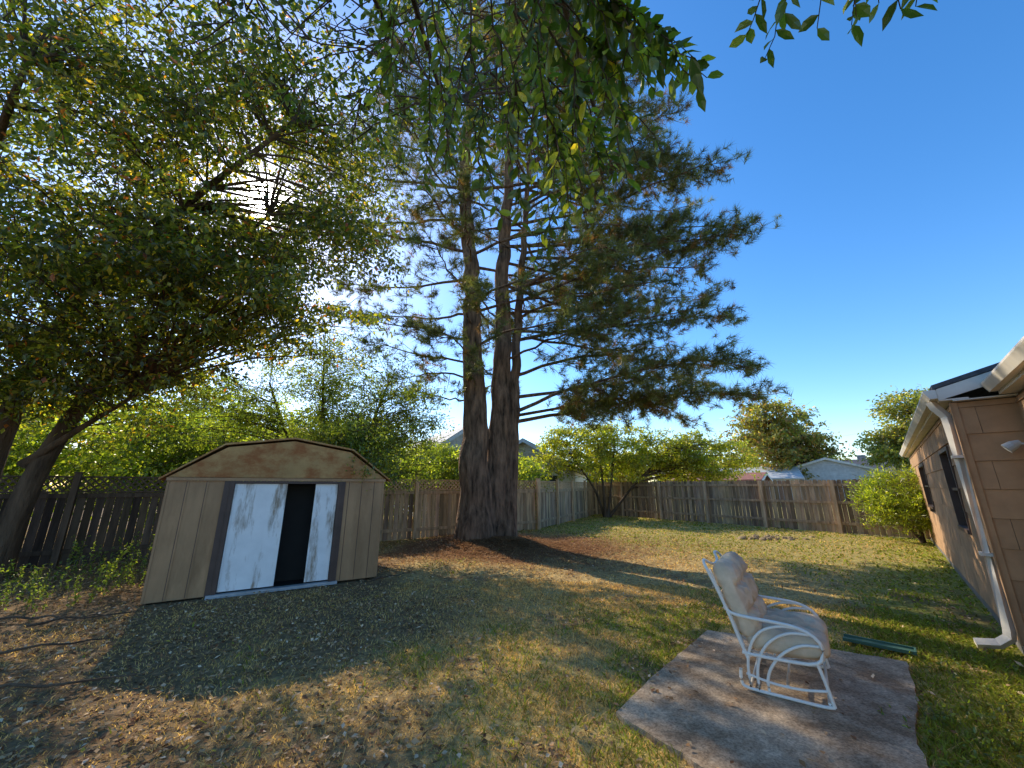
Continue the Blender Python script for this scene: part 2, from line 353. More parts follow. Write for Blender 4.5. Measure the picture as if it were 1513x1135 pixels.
# ---------------------------------------------------------------- trees
def nearsun(c, r):
    v = np.asarray(c)-np.array([0, 0, 1.6]); s = np.array(sd); return np.linalg.norm(v-s*np.dot(v, s)) < r
def tree(name, seed, trunks, blobs, ncl, nl, cr, LL, LW, cols, wts, mat=M_leaf, bark=M_bark, detail=False, skip=None, r0=.2, r1=.05, droop=.5, wood=True, flat=.7, flare=.4):
    rs = np.random.RandomState(seed); e = empty(name); wm = MB(); lm = MB(); lim = []
    for k, q in enumerate(trunks):
        rr = r0[k] if isinstance(r0, (list, tuple)) else r0
        P = trunkline(wm, q, rr, r1, 10, flare, 14, rs); lim += list(P[4:])
    crown(lm, wm if wood else None, rs, blobs, ncl, nl, cr, LL, LW, cols, wts, lim, droop, skip, detail, flat, r1)
    wm.make('trunk_and_limbs', bark, e, True); lm.make('foliage', mat, e); return e
tree('shade_tree', 5,
     [[(-9.5, 7.1, -.1), (-9.4, 7.0, 2), (-8.9, 6.9, 4.2), (-7.6, 6.6, 7.5)], [(-9.2, 7.4, -.1), (-9.0, 7.4, 1.8), (-8.4, 7.4, 3.4), (-6.8, 7.2, 5.6), (-5.2, 7, 7.2)],
      [(-9.6, 7.0, 0), (-9.6, 6.7, 2.5), (-8.6, 5.2, 5.5), (-6.4, 3.8, 7)], [(-9.0, 6.9, 3.6), (-7.4, 6.0, 5.0), (-5.0, 5.2, 6.2), (-3.6, 5, 7.4)], [(-9.1, 7.3, 2.0), (-8.2, 7.2, 2.6), (-7.1, 7.0, 3.2)]],
     [((-6.6, 6.6, 6.6), (4.4, 3.2, 3.6), 3), ((-7.4, 5.4, 4.6), (2.8, 2.4, 1.8), 1.6), ((-4.2, 5.8, 7.0), (2.2, 2.2, 2.8), 1.3), ((-9.5, 8.5, 5), (3, 3, 3), .9), ((-4.8, 5.6, 4.9), (1.7, 1.5, 1.2), .8), ((-6.5, 4.2, 7.5), (2.5, 1.5, 1.5), .6), ((-8.6, 6.6, 3.6), (1.6, 1.2, .9), .5)],
     620, 165, .46, .105, .046, [(.045, .068, .016), (.08, .105, .02), (.17, .18, .03), (.36, .27, .03), (.26, .085, .03)], [4, 4, 2.6, .7, .3],
     skip=lambda c: nearsun(c, .72) or (c[2]-1.6)/max(c[1], .1) < .10, r0=[.27, .20, .18, .10, .07], r1=.03)
tree('privet_tree', 6, [[(-5.0, 10.7, 0), (-5.2, 10.6, 2.5), (-5.4, 10.5, 5)], [(-4.9, 10.8, 0), (-4.2, 10.8, 2.5), (-3.6, 10.8, 4.5)], [(-5.2, 10.7, 0), (-6, 10.6, 2.5), (-6.8, 10.4, 4.4)]],
     [((-5.0, 10.5, 4.0), (2.3, 1.4, 2.3), 3), ((-3.1, 10.3, 3.0), (1.3, 1.2, 1.6), 1.3), ((-7.4, 10.2, 3.2), (1.8, 1.2, 1.5), 1), ((-3.4, 8.2, 2.62), (.9, .8, .26), .6), ((-2.75, 7.75, 2.05), (.25, .25, .25), .15)],
     350, 135, .36, .072, .034, [(.06, .095, .02), (.10, .14, .03), (.18, .22, .04)], [3, 4, 2], r0=.08, r1=.025)
for k, (x, y, h, rx) in enumerate([(-10.5, 12.3, 4.4, 3.0), (-14.5, 9.5, 4.8, 3.2), (-7.5, 15.0, 4.6, 2.8), (-2.8, 18, 3.6, 1.9), (-17, 13, 6, 4), (-13, 17, 6.5, 4), (-5.5, 20, 4.2, 2.2), (.3, 18.5, 2.9, 1.2)]):
    tree('hedge_tree', 30+k, [[(x, y, 0), (x, y, h*.7)]], [((x, y, h*.52), (rx, 2, h*.48))], 150, 110, .5, .14, .075,
         [(.09, .135, .025), (.15, .20, .035), (.25, .28, .05)], [3, 4, 2], r0=.12, r1=.03)
tree('crape_myrtle', 8, [[(4.9, 21.3, 0), (4.4, 21.2, 1.5), (3.2, 21, 3.2)], [(5.0, 21.2, 0), (5.3, 21.2, 1.8), (5.6, 21, 4)], [(5.1, 21.3, 0), (6.4, 21.1, 1.6), (8.3, 20.9, 3.4)], [(4.9, 21.2, 0), (4.8, 21, 2), (4.6, 20.8, 4)]],
     [((5.2, 21.2, 3.45), (4.3, 1.7, 1.55), 3), ((10.2, 21.2, 3.1), (2.8, 1.4, 1.35), 1.6)], 300, 110, .45, .15, .075,
     [(.12, .16, .025), (.20, .23, .03), (.30, .29, .04)], [3, 4, 2], r0=.08, r1=.03)
tree('bush', 9, [[(12.0, 12.0, 0), (12.0, 12, 1.2)], [(12.0, 12.0, 0), (11.5, 12.4, 1.2)]],
     [((11.8, 11.9, 1.1), (1.25, 1.1, 1.05), 3)], 190, 130, .26, .11, .024, [(.09, .13, .02), (.15, .20, .03), (.24, .26, .04)], [3, 4, 2], r0=.05, r1=.02, droop=-.4)
tree('oak_tree', 10, [[(30, 43, 0), (30, 43, 6), (30, 43, 10)]], [((29.5, 43, 7.0), (4.6, 3, 4.6), 3), ((33.5, 44, 5.2), (3, 2.5, 3), 1)],
     300, 60, .8, .34, .2, [(.13, .155, .06), (.19, .19, .06), (.27, .17, .075)], [3, 3, 1.5], r0=.35, r1=.08)
tree('oak_tree', 11, [[(39, 36, 0), (39, 36, 8)]], [((38.5, 36, 7.0), (3.4, 3, 4.0), 3), ((36, 37, 5), (2, 2, 2), 1)],
     240, 60, .7, .32, .18, [(.13, .16, .06), (.18, .20, .06), (.24, .19, .07)], [3, 3, 1], r0=.3, r1=.08)
rs = np.random.RandomState(77); bl = []
for x in np.arange(-60, 110, 4.5):
    yy = 78-abs(x-20)*.25+rs.normal(0, 3); h = rs.uniform(5, 9) if x > -5 else rs.uniform(7, 13)
    bl.append(((x, yy, h*.5), (3.6, 2.5, h*.5)))
lm = MB(); crown(lm, None, rs, bl, 1300, 45, 1.3, .8, .5, [(.15, .17, .08), (.20, .20, .08), (.29, .20, .10)], [3, 3, 1.4], [(0, 0, 0)])
e = empty('distant_trees'); lm.make('foliage', M_leaf, e)

# ---------------------------------------------------------------- near overhanging tree
rs = np.random.RandomState(15); e = empty('overhanging_tree'); wm = MB(); lm = MB()
lim = []
for q in [[(-1.4, -1.7, -.05), (-1.3, -1.5, 1.8), (-1.0, -.6, 3.6), (-.5, .4, 4.0), (.2, 1.2, 3.9), (.5, 1.8, 3.75)],
          [(-1.4, -1.7, 0), (-1.6, -1.5, 2.2), (-1.6, .2, 4.6), (-1.3, 1.8, 5.6), (-1.1, 3.0, 5.8)],
          [(-1.3, -1.7, 0), (-.8, -1.6, 2.2), (.2, -.6, 3.8), (.9, .3, 4.05), (1.3, .9, 3.85)],
          [(-.5, .4, 4.0), (-.6, 1.2, 4.3), (-.5, 2.2, 4.3)]]:
    P = trunkline(wm, q, .09 if q[0][2] < 1 else .03, .010, 8, .2, 16, rs, .03); lim.append(P)
LC = [(.035, .058, .012), (.065, .095, .018), (.13, .155, .025), (.42, .34, .04)]; LWt = [4, 4, 2, .3]
def sprig(a, b, LLn=.085, n=22, sub=3):
    a = np.asarray(a, float); b = np.asarray(b, float); Lg = np.linalg.norm(b-a); P = bez(a, b, Lg*.1, 7, rs, .08); wm.tube(P, np.linspace(.005, .0018, 7), 4)
    t = np.linspace(.12, 1, n); u = np.linspace(0, 1, 7); Q = np.stack([np.interp(t, u, P[:, i]) for i in range(3)], 1)
    T_ = nrm(np.gradient(Q, axis=0)); side = nrm(np.cross(T_, np.array([0, 0, 1.])+rs.normal(0, .15, 3)))*np.where(np.arange(n) % 2, 1, -1)[:, None]
    D = nrm(side*.9+T_*.6+np.array([0, 0, -.45])+rs.normal(0, .22, (n, 3))); Nn = nrm(np.array([0, 0, 1.])+rs.normal(0, .45, (n, 3)))
    leafset(lm, Q, D, Nn, LLn*rs.uniform(.65, 1.2, n), LLn*.42*rs.uniform(.8, 1.15, n), pal(rs, LC, LWt, n), True)
    for _ in range(sub):
        f = rs.uniform(.1, .8); p = np.array([np.interp(f, u, P[:, i]) for i in range(3)]); sprig(p, p+nrm((b-a)/Lg+rs.normal(0, .5, 3)+np.array([0, 0, -.25]))*Lg*rs.uniform(.35, .6), LLn, max(8, int(n*.6)), 0)
SP = [((.0, 1.15, 3.75), (.76, 1.17, 3.26)), ((.1, 1.05, 3.75), (.66, 1.16, 3.14)), ((.2, 1.2, 3.7), (.58, 1.45, 3.05)), ((.1, 1.2, 3.75), (.40, 1.5, 2.90)), ((.2, 1.1, 3.7), (.76, 1.25, 3.30)), ((.3, 1.1, 3.6), (.80, 1.2, 3.22)),
      ((0, 1.2, 3.8), (.30, 1.70, 2.95)), ((-.1, 1.2, 3.8), (.05, 1.75, 2.95)), ((0, 1.3, 3.8), (.42, 1.8, 3.05)), ((-.2, 1.3, 3.9), (-.18, 1.8, 3.1)), 
      ((.3, 1.4, 3.8), (.55, 1.9, 3.25)), ((-.4, 1.3, 4.0), (-.40, 1.9, 3.4)), ((-.5, 1.6, 4.2), (-.60, 2.3, 3.75)), ((.1, 1.4, 3.9), (.15, 2.1, 3.25)),
      ((1.2, .75, 3.9), (1.34, 1.10, 3.36)), ((1.1, .65, 3.95), (1.05, 1.06, 3.36)), ((1.2, .7, 3.95), (1.50, 1.06, 3.38)), ((1.2, .7, 3.95), (1.62, 1.10, 3.46)), ((1.1, .7, 3.9), (1.2, 1.1, 3.34)), ((0, 1.2, 3.8), (.5, 1.3, 3.3)),
      ((-.6, 1.4, 4.2), (-.8, 1.9, 3.7)), ((.35, 1.5, 3.8), (.3, 1.95, 3.0)), ((.2, 1.1, 3.8), (.68, 1.4, 3.4))]
for a, b in SP: sprig(a, b)
limA = np.concatenate([P[6:] for P in lim[1:2]+lim[3:4]])
crown(lm, wm, rs, [((-1.3, 2.9, 5.7), (1.6, 1.0, 1.3), 2), ((-.1, 2.9, 5.2), (1.0, .7, .9), 1)], 70, 45, .28, .08, .034, LC, LWt, limA, .5, lambda c: (c[2]-1.6)/c[1] < 1.08 or nearsun(c, .5), True, .8, .015)
wm.make('trunk_and_limbs', M_bark, e, True); lm.make('foliage', M_leaf, e)

# ---------------------------------------------------------------- shed
shed = empty('garden_shed', (SH0[0], SH0[1], 0), SHa)
def grime(c1, thr=(.5, .7), st=(1, 1, .25), sc_=3):
    def f(nt, c):
        g = ramp(nt, noise(nt, sc_, 8, st, .7), [(thr[0], (0, 0, 0)), (thr[1], (1, 1, 1))]); return mixc(nt, g, c, c1)
    return f
M_shed = mat_var('shed_tan', (.47, .26, .125), .6, 2.5, .75, 1.12, (1, 1, .4), .1, .003, extra=grime((.27, .145, .065), (.46, .74)))
M_gable = mat_var('shed_gable', (.50, .28, .10), .65, 2, .7, 1.15, (1, 1, .6), .1, .003, extra=grime((.34, .115, .03), (.42, .60), (1, 1, 1.5), 2.2))
M_door = mat_var('door_white', (.88, .84, .79), .5, 3, .9, 1.06, bump=.1, bdist=.003, extra=grime((.34, .25, .17), (.50, .62), (2.2, 2.2, .40), 2.0))
M_trim = mat_var('shed_trim', (.10, .06, .045), .5, 4, .8, 1.2, bump=.1, bdist=.002)
M_metal = mat_var('threshold', (.44, .42, .40), .5, 4, .7, 1.2, bump=.1, bdist=.002)
W = SHW; D = 2.2
b = MB()
for s0, s1 in ((0, .78), (2.42, W)):
    b.box((s0, 0, .03), (s1, .02, 1.68))
b.box((0, .02, .03), (.02, D, 1.68)); b.box((W-.02, .02, .03), (W, D, 1.68)); b.box((.02, D-.02, .03), (W-.02, D, 1.68))
for s in [.02, .25, .49, 2.56, 2.78, 3.0, 3.15]:
    b.box((s-.010, -.010, .04), (s+.010, -.0005, 1.675)); 
for s in np.arange(.1, D-.1, .24):
    b.box((-.014, s, .04), (-.0005, s+.028, 1.675)); b.box((W+.0005, s, .04), (W+.014, s+.028, 1.675))
b.make('walls', M_shed, shed)
b = MB()
for s in (.239, .479, 2.549, 2.769, 2.989): b.box((s-.0075, -.004, .04), (s-.0002, -.0003, 1.675))
b.make('panel_seams', M_trim, shed)
b = MB(); pp = [(0, 1.735), (.66, 2.205), (1.585, 2.355), (2.51, 2.205), (W, 1.735)]
for y0 in (-.005, D-.015):
    V = [(x, y0, z) for x, z in pp]+[(x, y0+.02, z) for x, z in pp]
    b.add(V, [(0, 1, 6, 5), (1, 2, 7, 6), (2, 3, 8, 7), (3, 4, 9, 8)]); b.add([V[i] for i in range(5)], [(0, 4, 3, 2, 1)]); b.add([V[i] for i in range(5, 10)], [(0, 1, 2, 3, 4)])
b.make('gable', M_gable, shed)
b = MB(); off = [(-.10, 1.69), (.62, 2.235), (1.585, 2.39), (2.55, 2.235), (W+.10, 1.69)]
for (x0, z0), (x1, z1) in zip(off[:-1], off[1:]):
    b.obox((x0, -.04, z0), (x1-x0, 0, z1-z0), (0, D+.08, 0), (0, 0, .028))
    for s in np.arange(.1, D, .3): b.obox((x0, s, z0+.0285), (x1-x0, 0, z1-z0), (0, .03, 0), (0, 0, .016))
b.make('roof', M_gable, shed)
b = MB()
b.box((-.01, -.03, 1.682), (W+.01, .0, 1.728)); b.make('header_trim', M_shed, shed)
b = MB(); b.box((.78, -.035, .03), (.835, .03, 1.678)); b.box((.70, -.022, .03), (.778, -.0152, 1.678)); b.box((2.365, -.035, .03), (2.42, .03, 1.678)); b.box((2.422, -.022, .03), (2.48, -.0152, 1.678))
b.box((.837, -.03, 1.64), (2.363, .03, 1.678)); b.make('door_frame', M_trim, shed)
b = MB()
for x0, x1, y0 in ((.84, 1.57, -.002), (2.00, 2.36, .012)):
    b.box((x0, y0, .07), (x1, y0+.015, 1.637))
    for xs in (x0+.004, x1-.03): b.box((xs, y0-.010, .08), (xs+.024, y0-.0005, 1.63))
for xh, zh in ((1.51, .95), (2.05, .95)): b.box((xh, -.025, zh), (xh+.02, -.002, zh+.14))
b.make('sliding_doors', M_door, shed)
b = MB(); b.box((.72, -.07, .0), (2.50, .05, .045)); b.make('threshold', M_metal, shed)
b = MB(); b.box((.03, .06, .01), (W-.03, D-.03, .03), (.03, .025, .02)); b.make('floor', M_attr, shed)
b = MB(); b.box((.023, .5, .032), (W-.023, .51, 1.67), (.02, .018, .016)); b.make('interior_shade_panel', M_attr, shed)  # added near-black sheet: paints the dark interior shade seen through the door gap

# ---------------------------------------------------------------- fences
def fence(name, p0, p1, lattice=False, seed=0, h=1.8, tone=(.24, .19, .14)):
    rs = np.random.RandomState(seed); e = empty(name); p0 = np.array(p0, float); p1 = np.array(p1, float); Lf = np.linalg.norm(p1-p0); d = (p1-p0)/Lf; n = np.array([d[1], -d[0]])
    d3 = np.array([*d, 0]); n3 = np.array([*n, 0]); zz = np.array([0, 0, 1.]); o = np.array([*p0, 0]); tone = np.array(tone)
    b = MB(); s = 0.0; top = 1.46 if lattice else h
    while s < Lf-.1:
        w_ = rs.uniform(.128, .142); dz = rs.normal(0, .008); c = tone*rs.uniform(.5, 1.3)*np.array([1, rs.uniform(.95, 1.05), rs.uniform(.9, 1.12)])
        ex = d3*w_+zz*rs.normal(0, .003); q = o+d3*s+n3*rs.normal(0, .003)+zz*.03
        if lattice: b.obox(q, ex, n3*.018, zz*(top-.03+dz), c)
        else:
            H = h-.03+dz; V = [q, q+ex, q+ex+zz*(H-.04), q+ex*.8+zz*H, q+ex*.2+zz*H, q+zz*(H-.04)]; V2 = [v+n3*.018 for v in V]
            b.add(V, [(0, 1, 2, 3, 4, 5)], c); b.add(V2, [(5, 4, 3, 2, 1, 0)], c)
            b.add(V+V2, [(i, (i+1) % 6, 6+(i+1) % 6, 6+i) for i in range(6)], c)
        s += w_+rs.uniform(.006, .018)
    b.make('pickets', M_fence, e)
    b = MB(); np_ = int(round(Lf/2.4)); 
    for k in range(np_+1):
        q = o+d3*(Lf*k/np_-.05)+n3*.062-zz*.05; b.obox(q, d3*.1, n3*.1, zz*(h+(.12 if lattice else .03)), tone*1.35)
        if lattice: b.obox(q-d3*.015-n3*.015+zz*(h+.121), d3*.13, n3*.13, zz*.025, tone*1.1)
    zr = (.25, 1.36) if lattice else (.3, 1.0, 1.6)
    for z0 in zr: b.obox(o+n3*.0205+zz*z0, d3*Lf, n3*.038, zz*.09, tone*1.0)
    if lattice:
        b.obox(o+n3*-.005+zz*1.465, d3*Lf, n3*.05, zz*.035, tone*1.1); b.obox(o+n3*-.005+zz*1.775, d3*Lf, n3*.05, zz*.035, tone*1.1)
    b.make('posts_and_rails', M_fence, e)
    if lattice:
        b = MB(); s = -.28
        while s < Lf:
            for sg, yo in ((1, .008), (-1, .017)):
                a0 = s if sg > 0 else s+.275
                q = o+d3*a0+n3*yo+zz*1.5; v = d3*(.275*sg)+zz*.275
                if a0 > 0 and 0 < a0+.275*sg < Lf: b.obox(q, d3*.045, n3*.007, v, tone*1.15)
            s += .13
        b.make('lattice', M_fence, e)
    return e
fence('lattice_fence', (-15.5, 4.3), (-5.2, 11.33), True, 1, tone=(.11, .075, .05))  # same wood, tone darkened to paint in this run's backlit shade
fence('lattice_fence', (-5.1, 11.4), (.94, 15.5), True, 4, tone=(.50, .34, .19))
fence('lattice_fence', (.94, 15.5), (4.75, 23.2), True, 2, tone=(.52, .37, .22))
fence('privacy_fence', (4.75, 23.9), (12.9, 12.35), False, 3, 1.83, tone=(.44, .30, .185))

# ---------------------------------------------------------------- house
house = empty('shingle_house', (HC[0], HC[1], 0), Ha)
M_sid = mat_var('shingle_siding', None, .85, 3, .75, 1.12, (1, 1, 1), .4, .004, attr=True)
M_white = mat_var('white_trim', (.78, .70, .59), .5, 3, .8, 1.05, bump=.05, bdist=.002)
M_roof = mat_var('asphalt_shingle', (.10, .10, .105), .9, 12, .6, 1.4, bump=.5, bdist=.01)
M_glass = mat_var('window_glass', (.03, .035, .04), .08, 2, .9, 1.1, bump=0, spec=.6)
rs = np.random.RandomState(4); sidc = np.array((.48, .285, .15)); sh = MB()
HL = 11.9; ST = .45; XN = -3.7; ZT = 2.50
wins = [(1.35, 2.45, 1.0, 2.12), (6.4, 8.2, 1.1, 2.1)]; 
def course(o, ex, n, Lw, holes=()):
    o = np.array(o, float); ex = np.array(ex, float); n = np.array(n, float); z = .12; k = 0
    while z < ZT-.02:
        hh = min(.29, ZT-z); s = -(.3 if k % 2 else 0)
        while s < Lw:
            a = max(s, 0); b_ = min(s+.6, Lw)-.004
            segs = [(a, b_)]
            for h0, h1, z0, z1 in holes:
                if z < z1 and z+hh > z0:
                    segs = [t for q in segs for t in ((q[0], min(q[1], h0)), (max(q[0], h1), q[1])) if t[1]-t[0] > .005]
            for a_, c_ in segs:
                if c_-a_ < .01: continue
                c = sidc*rs.uniform(.84, 1.1); p = o+ex*a_+np.array([0, 0, z]); l = ex*(c_-a_)
                t0 = n*rs.uniform(.017, .021); t1 = n*.007; Z_ = np.array([0, 0, hh-.003])
                V = [p+n*.001, p+l+n*.001, p+l+t0, p+t0, p+n*.001+Z_, p+l+n*.001+Z_, p+l+t1+Z_, p+t1+Z_]
                f = [(0, 3, 2, 1), (4, 5, 6, 7), (0, 1, 5, 4), (1, 2, 6, 5), (2, 3, 7, 6), (3, 0, 4, 7)]
                sh.add(V, f, c)
            s += .6
        z += .29; k += 1
course((0, 0, 0), (1, 0, 0), (0, 1, 0), HL, wins)
course((0, -ST, 0), (0, 1, 0), (-1, 0, 0), ST)
course((XN, -ST, 0), (1, 0, 0), (0, 1, 0), -XN-.022)
course((HL, -7.5, 0), (0, 1, 0), (1, 0, 0), 7.5)
sh.make('siding', M_sid, house)
b = MB(); wc = (.12, .1, .08)
b.box((0, -8, 0), (HL, -.0, .98), wc); b.box((0, -8, .98), (HL, -.14, ZT+.03), wc)
w0, w1 = wins
for x0, x1 in ((0, w0[0]), (w0[1], w1[0]), (w1[1], HL)): b.box((x0, -.14, .98), (x1, 0, ZT+.03), wc)
for q in wins: b.box((q[0], -.14, q[3]), (q[1], 0, ZT+.03), wc)
b.box((XN, -8, 0), (-.001, -ST, ZT+.03), wc)
b.make('wall_core', M_attr, house)
b = MB(); b.box((-.02, -ST-.02, 0), (HL+.02, .012, .118), (.2, .18, .16)); b.box((XN-.02, -8, 0), (-.022, -ST+.012, .118), (.2, .18, .16)); b.make('foundation', M_attr, house)
b = MB(); g = MB()
for x0, x1, z0, z1 in wins:
    t = .05
    for q in (((x0, -.10, z0), (x0+t, .03, z1)), ((x1-t, -.10, z0), (x1, .03, z1)), ((x0+t, -.10, z1-t), (x1-t, .03, z1)), ((x0+t, -.10, z0), (x1-t, .045, z0+t)),
              ((x0+t, -.03, (z0+z1)/2-.02), (x1-t, -.0, (z0+z1)/2+.02))): b.box(*q)
    g.box((x0+t, -.06, z0+t), (x1-t, -.045, z1-t))
b.make('window_frames', M_trim, house); g.make('window_glass', M_glass, house)
sl = .30
def roofpiece(x0, x1, ye, ze, yr, name):
    b = MB(); zr = ze+(ye-yr)*sl
    b.obox((x0, ye, ze), (x1-x0, 0, 0), (0, yr-ye, zr-ze), (0, 0, .05)); b.obox((x0, yr, zr), (x1-x0, 0, 0), (0, -4.3, -4.3*sl), (0, 0, .05)); b.make(name, M_roof, house)
roofpiece(-.10, HL+.2, .13, 2.66, -4.1, 'roof'); roofpiece(XN-.2, -.105, -.31, 2.68, -4.1, 'lower_roof')
b = MB()
b.box((-.09, -.12, 2.525), (HL+.18, .10, 2.54)); b.box((-.09, .085, 2.542), (HL+.18, .105, 2.65)); 
b.obox((-.095, .10, 2.53), (.022, 0, 0), (0, -4.2, 4.2*sl), (0, 0, .13))
b.box((XN-.2, -ST-.1, 2.53), (-.10, -.33, 2.55)); b.box((XN-.2, -.355, 2.552), (-.10, -.33, 2.67)); b.box((-.09, -ST, 2.51), (-.0, .0, 2.524))
b.make('fascia_and_soffit', M_white, house)
b = MB()
def gutter(x0, x1, y, z):
    pr = [(0, 0), (.0, -.10), (.06, -.10), (.10, -.02), (.10, 0), (.094, 0), (.094, -.018), (.056, -.093), (.007, -.093), (.007, 0)]; n = len(pr)
    V = [(x0, y+a, z+c) for a, c in pr]+[(x1, y+a, z+c) for a, c in pr]
    b.add(V, [(i, (i+1) % n, n+(i+1) % n, n+i) for i in range(n)])
    for xx in (x0-.002, x1): b.add([(xx, y+a, z+c) for a, c in pr[:5]], [(0, 1, 2, 3, 4)])
gutter(-.10, HL+.2, .107, 2.655); gutter(XN-.2, -.11, -.328, 2.665)
b.make('gutters', M_white, house)
b = MB()
P = np.array([(.10, .15, 2.55), (.10, .13, 2.48), (.10, .065, 2.37), (.10, .06, 2.25), (.10, .06, .22), (.10, .075, .14), (.09, .16, .07), (.07, .32, .045)])
b.tube(P, .048, 4)
for z_ in (.9, 1.9): b.box((.03, .022, z_), (.17, .112, z_+.03))
b.make('downspout', M_white, house)
b = MB(); b.box((-.045, .0215, .12), (.0, .03, ZT), sidc); b.box((-.030, -.03, .12), (-.0225, .0215, ZT), sidc); b.make('corner_trim', M_sid, house)
b = MB(); b.tube([(-.18, -ST+.02, 2.00), (-.18, -ST+.05, 2.00)], .055, 12, (.7, .7, .68))
b.tube([(-.18, -ST+.05, 2.00), (-.18, -ST+.10, 2.01), (-.18, -ST+.13, 2.0)], .012, 8, (.5, .5, .48))
P = np.array([(-.17, -ST+.10, 2.03), (-.17, -ST+.15, 2.0), (-.17, -ST+.20, 1.965)]); b.tube(P, [.022, .045, .05], 12, (.5, .5, .48)); b.make('floodlight', M_attr, house)

def nhouse(name, loc, rz, w_, d_, h, rh, wall, roof, chimney=False):
    e = empty(name, (*loc, 0), rz); b = MB(); b.box((-w_/2, -d_/2, 0), (w_/2, d_/2, h), wall)
    for y0 in (-d_/2, d_/2): b.add([(-w_/2, y0, h), (w_/2, y0, h), (0, y0, h+rh)], [(0, 1, 2)] if y0 < 0 else [(2, 1, 0)], wall)
    for k in range(int((h+rh)/.2)):
        z = .1+k*.2; hw = w_/2 if z < h else w_/2*(1-(z-h)/rh)
        if hw > .3: b.box((-hw+.05, -d_/2-.02, z), (hw-.05, -d_/2-.002, z+.17), tuple(np.array(wall)*R.uniform(.92, 1.05)))
    b.make('walls', M_attr, e); b = MB(); o = .35; s_ = rh/(w_/2)
    for sg in (-1, 1): b.obox((sg*(w_/2+o), -d_/2-o, h-o*s_), (-sg*(w_/2+o), 0, rh+o*s_), (0, d_+2*o, 0), (0, 0, .12), roof)
    if chimney: b.box((.8, 0, h+rh-.8), (1.6, .8, h+rh+.7), (.3, .27, .25))
    b.make('roof', M_attr, e); b = MB()
    for sg in (-1, 1): b.obox((sg*(w_/2+o), -d_/2-o-.03, h-o*s_-.12), (-sg*(w_/2+o), 0, rh+o*s_), (0, .028, 0), (0, 0, .2), (.75, .75, .73))
    b.make('rake_trim', M_attr, e); b = MB()
    for x in (-w_*.25, w_*.25): b.box((x-.5, -d_/2-.06, 1), (x+.5, -d_/2-.022, 2.2), (.05, .06, .07))
    b.make('windows', M_glass, e)
nhouse('neighbor_house', (36, 45), rad(-38), 9.5, 10, 2.9, 1.5, (.55, .56, .58), (.5, .52, .55))
nhouse('neighbor_house', (46, 51), rad(40), 10, 12, 2.9, 2.0, (.35, .3, .27), (.09, .085, .085), True)
nhouse('neighbor_house', (26, 44), rad(60), 7, 9, 2.4, 1.1, (.6, .58, .55), (.5, .5, .5))
nhouse('neighbor_house', (20, 38), rad(50), 6, 7, 2.1, .6, (.4, .3, .22), (.35, .14, .09))
nhouse('neighbor_house', (1.9, 28), rad(-15), 6, 9, 2.6, 1.7, (.76, .67, .50), (.25, .23, .22))
nhouse('neighbor_house', (-4.8, 26), rad(30), 5, 9, 3.2, 1.7, (.80, .75, .68), (.35, .34, .33))

# ---------------------------------------------------------------- patio slab
def conc(nt, c):
    g = ramp(nt, noise(nt, 1.8, 8, (1, 1, 1), .75), [(.42, (0, 0, 0)), (.60, (1, 1, 1))]); c = mixc(nt, g, c, (.28, .18, .10))
    g2 = ramp(nt, noise(nt, 60, 3, (1, 1, 1), .7), [(.35, (.55, .55, .55)), (.6, (1.1, 1.1, 1.1))]); return mixc(nt, 1.0, c, g2, 'MULTIPLY')
M_conc = mat_var('concrete', (.62, .46, .30), .9, 9, .75, 1.15, bump=.4, bdist=.006, extra=conc)
b = MB(); rs = np.random.RandomState(3); pts = []
for i in range(len(slab)):
    a = slab[i]; c = slab[(i+1) % len(slab)]
    for t in np.linspace(0, 1, 9)[:-1]: pts.append(a*(1-t)+c*t+rs.normal(0, .006, 2))
pts = np.array(pts)[::-1]; n = len(pts); z1 = .028
V = [(x, y, z1) for x, y in pts]+[(x, y, -.05) for x, y in pts]
b.add(V, [(i, n+i, n+(i+1) % n, (i+1) % n) for i in range(n)]); b.add(V[:n], [tuple(range(n))])
b.make('concrete_patio', M_conc)

# ---------------------------------------------------------------- glider chair
CH = np.array([1.89, 3.59]); Ca = math.atan2(-.59, .81)
chair = empty('glider_chair', (CH[0], CH[1], .029), Ca); chair.scale = (.90, .95, .88); CW = .84
M_frame = mat_var('white_tube', (.87, .81, .71), .35, 6, .9, 1.03, bump=.02, bdist=.001, spec=.5)
def smooth(P, n=24):
    P = np.asarray(P, float); m = len(P); t = np.linspace(0, m-1, n); out = []
    for q in t:
        i = min(int(q), m-2); f = q-i; p0 = P[max(i-1, 0)]; p1 = P[i]; p2 = P[i+1]; p3 = P[min(i+2, m-1)]
        out.append(.5*((2*p1)+(-p0+p2)*f+(2*p0-5*p1+4*p2-p3)*f*f+(-p0+3*p1-3*p2+p3)*f**3))
    return np.array(out)
b = MB()
side = [([(-.04, .16), (-.045, .05), (.02, .018), (.3, .016), (.52, .018), (.60, .03)], .014),
        ([(.60, .03), (.575, .16), (.55, .27), (.53, .34)], .014),
        ([(-.12, .66), (-.06, .615), (.04, .60), (.22, .595), (.40, .585), (.52, .545), (.585, .47), (.575, .37), (.50, .315), (.3, .30), (.08, .295), (-.01, .30)], .015),
        ([(.44, .575), (.30, .565), (.16, .50), (.07, .38), (.025, .22), (.02, .03)], .012),
        ([(.52, .54), (.36, .52), (.22, .43), (.13, .30), (.09, .16), (.085, .025)], .012),
        ([(.57, .46), (.44, .44), (.30, .35), (.2, .22), (.16, .11), (.16, .025)], .012),
        ([(.03, .26), (-.02, .40), (-.08, .60), (-.16, .82), (-.205, .93), (-.22, .97)], .015),
        ([(.0, .13), (.2, .10), (.4, .105), (.58, .14)], .011)]
for y in (0, CW):
    for P, r in side: b.tube([(x, y, z) for x, z in smooth(P)], r, 8)
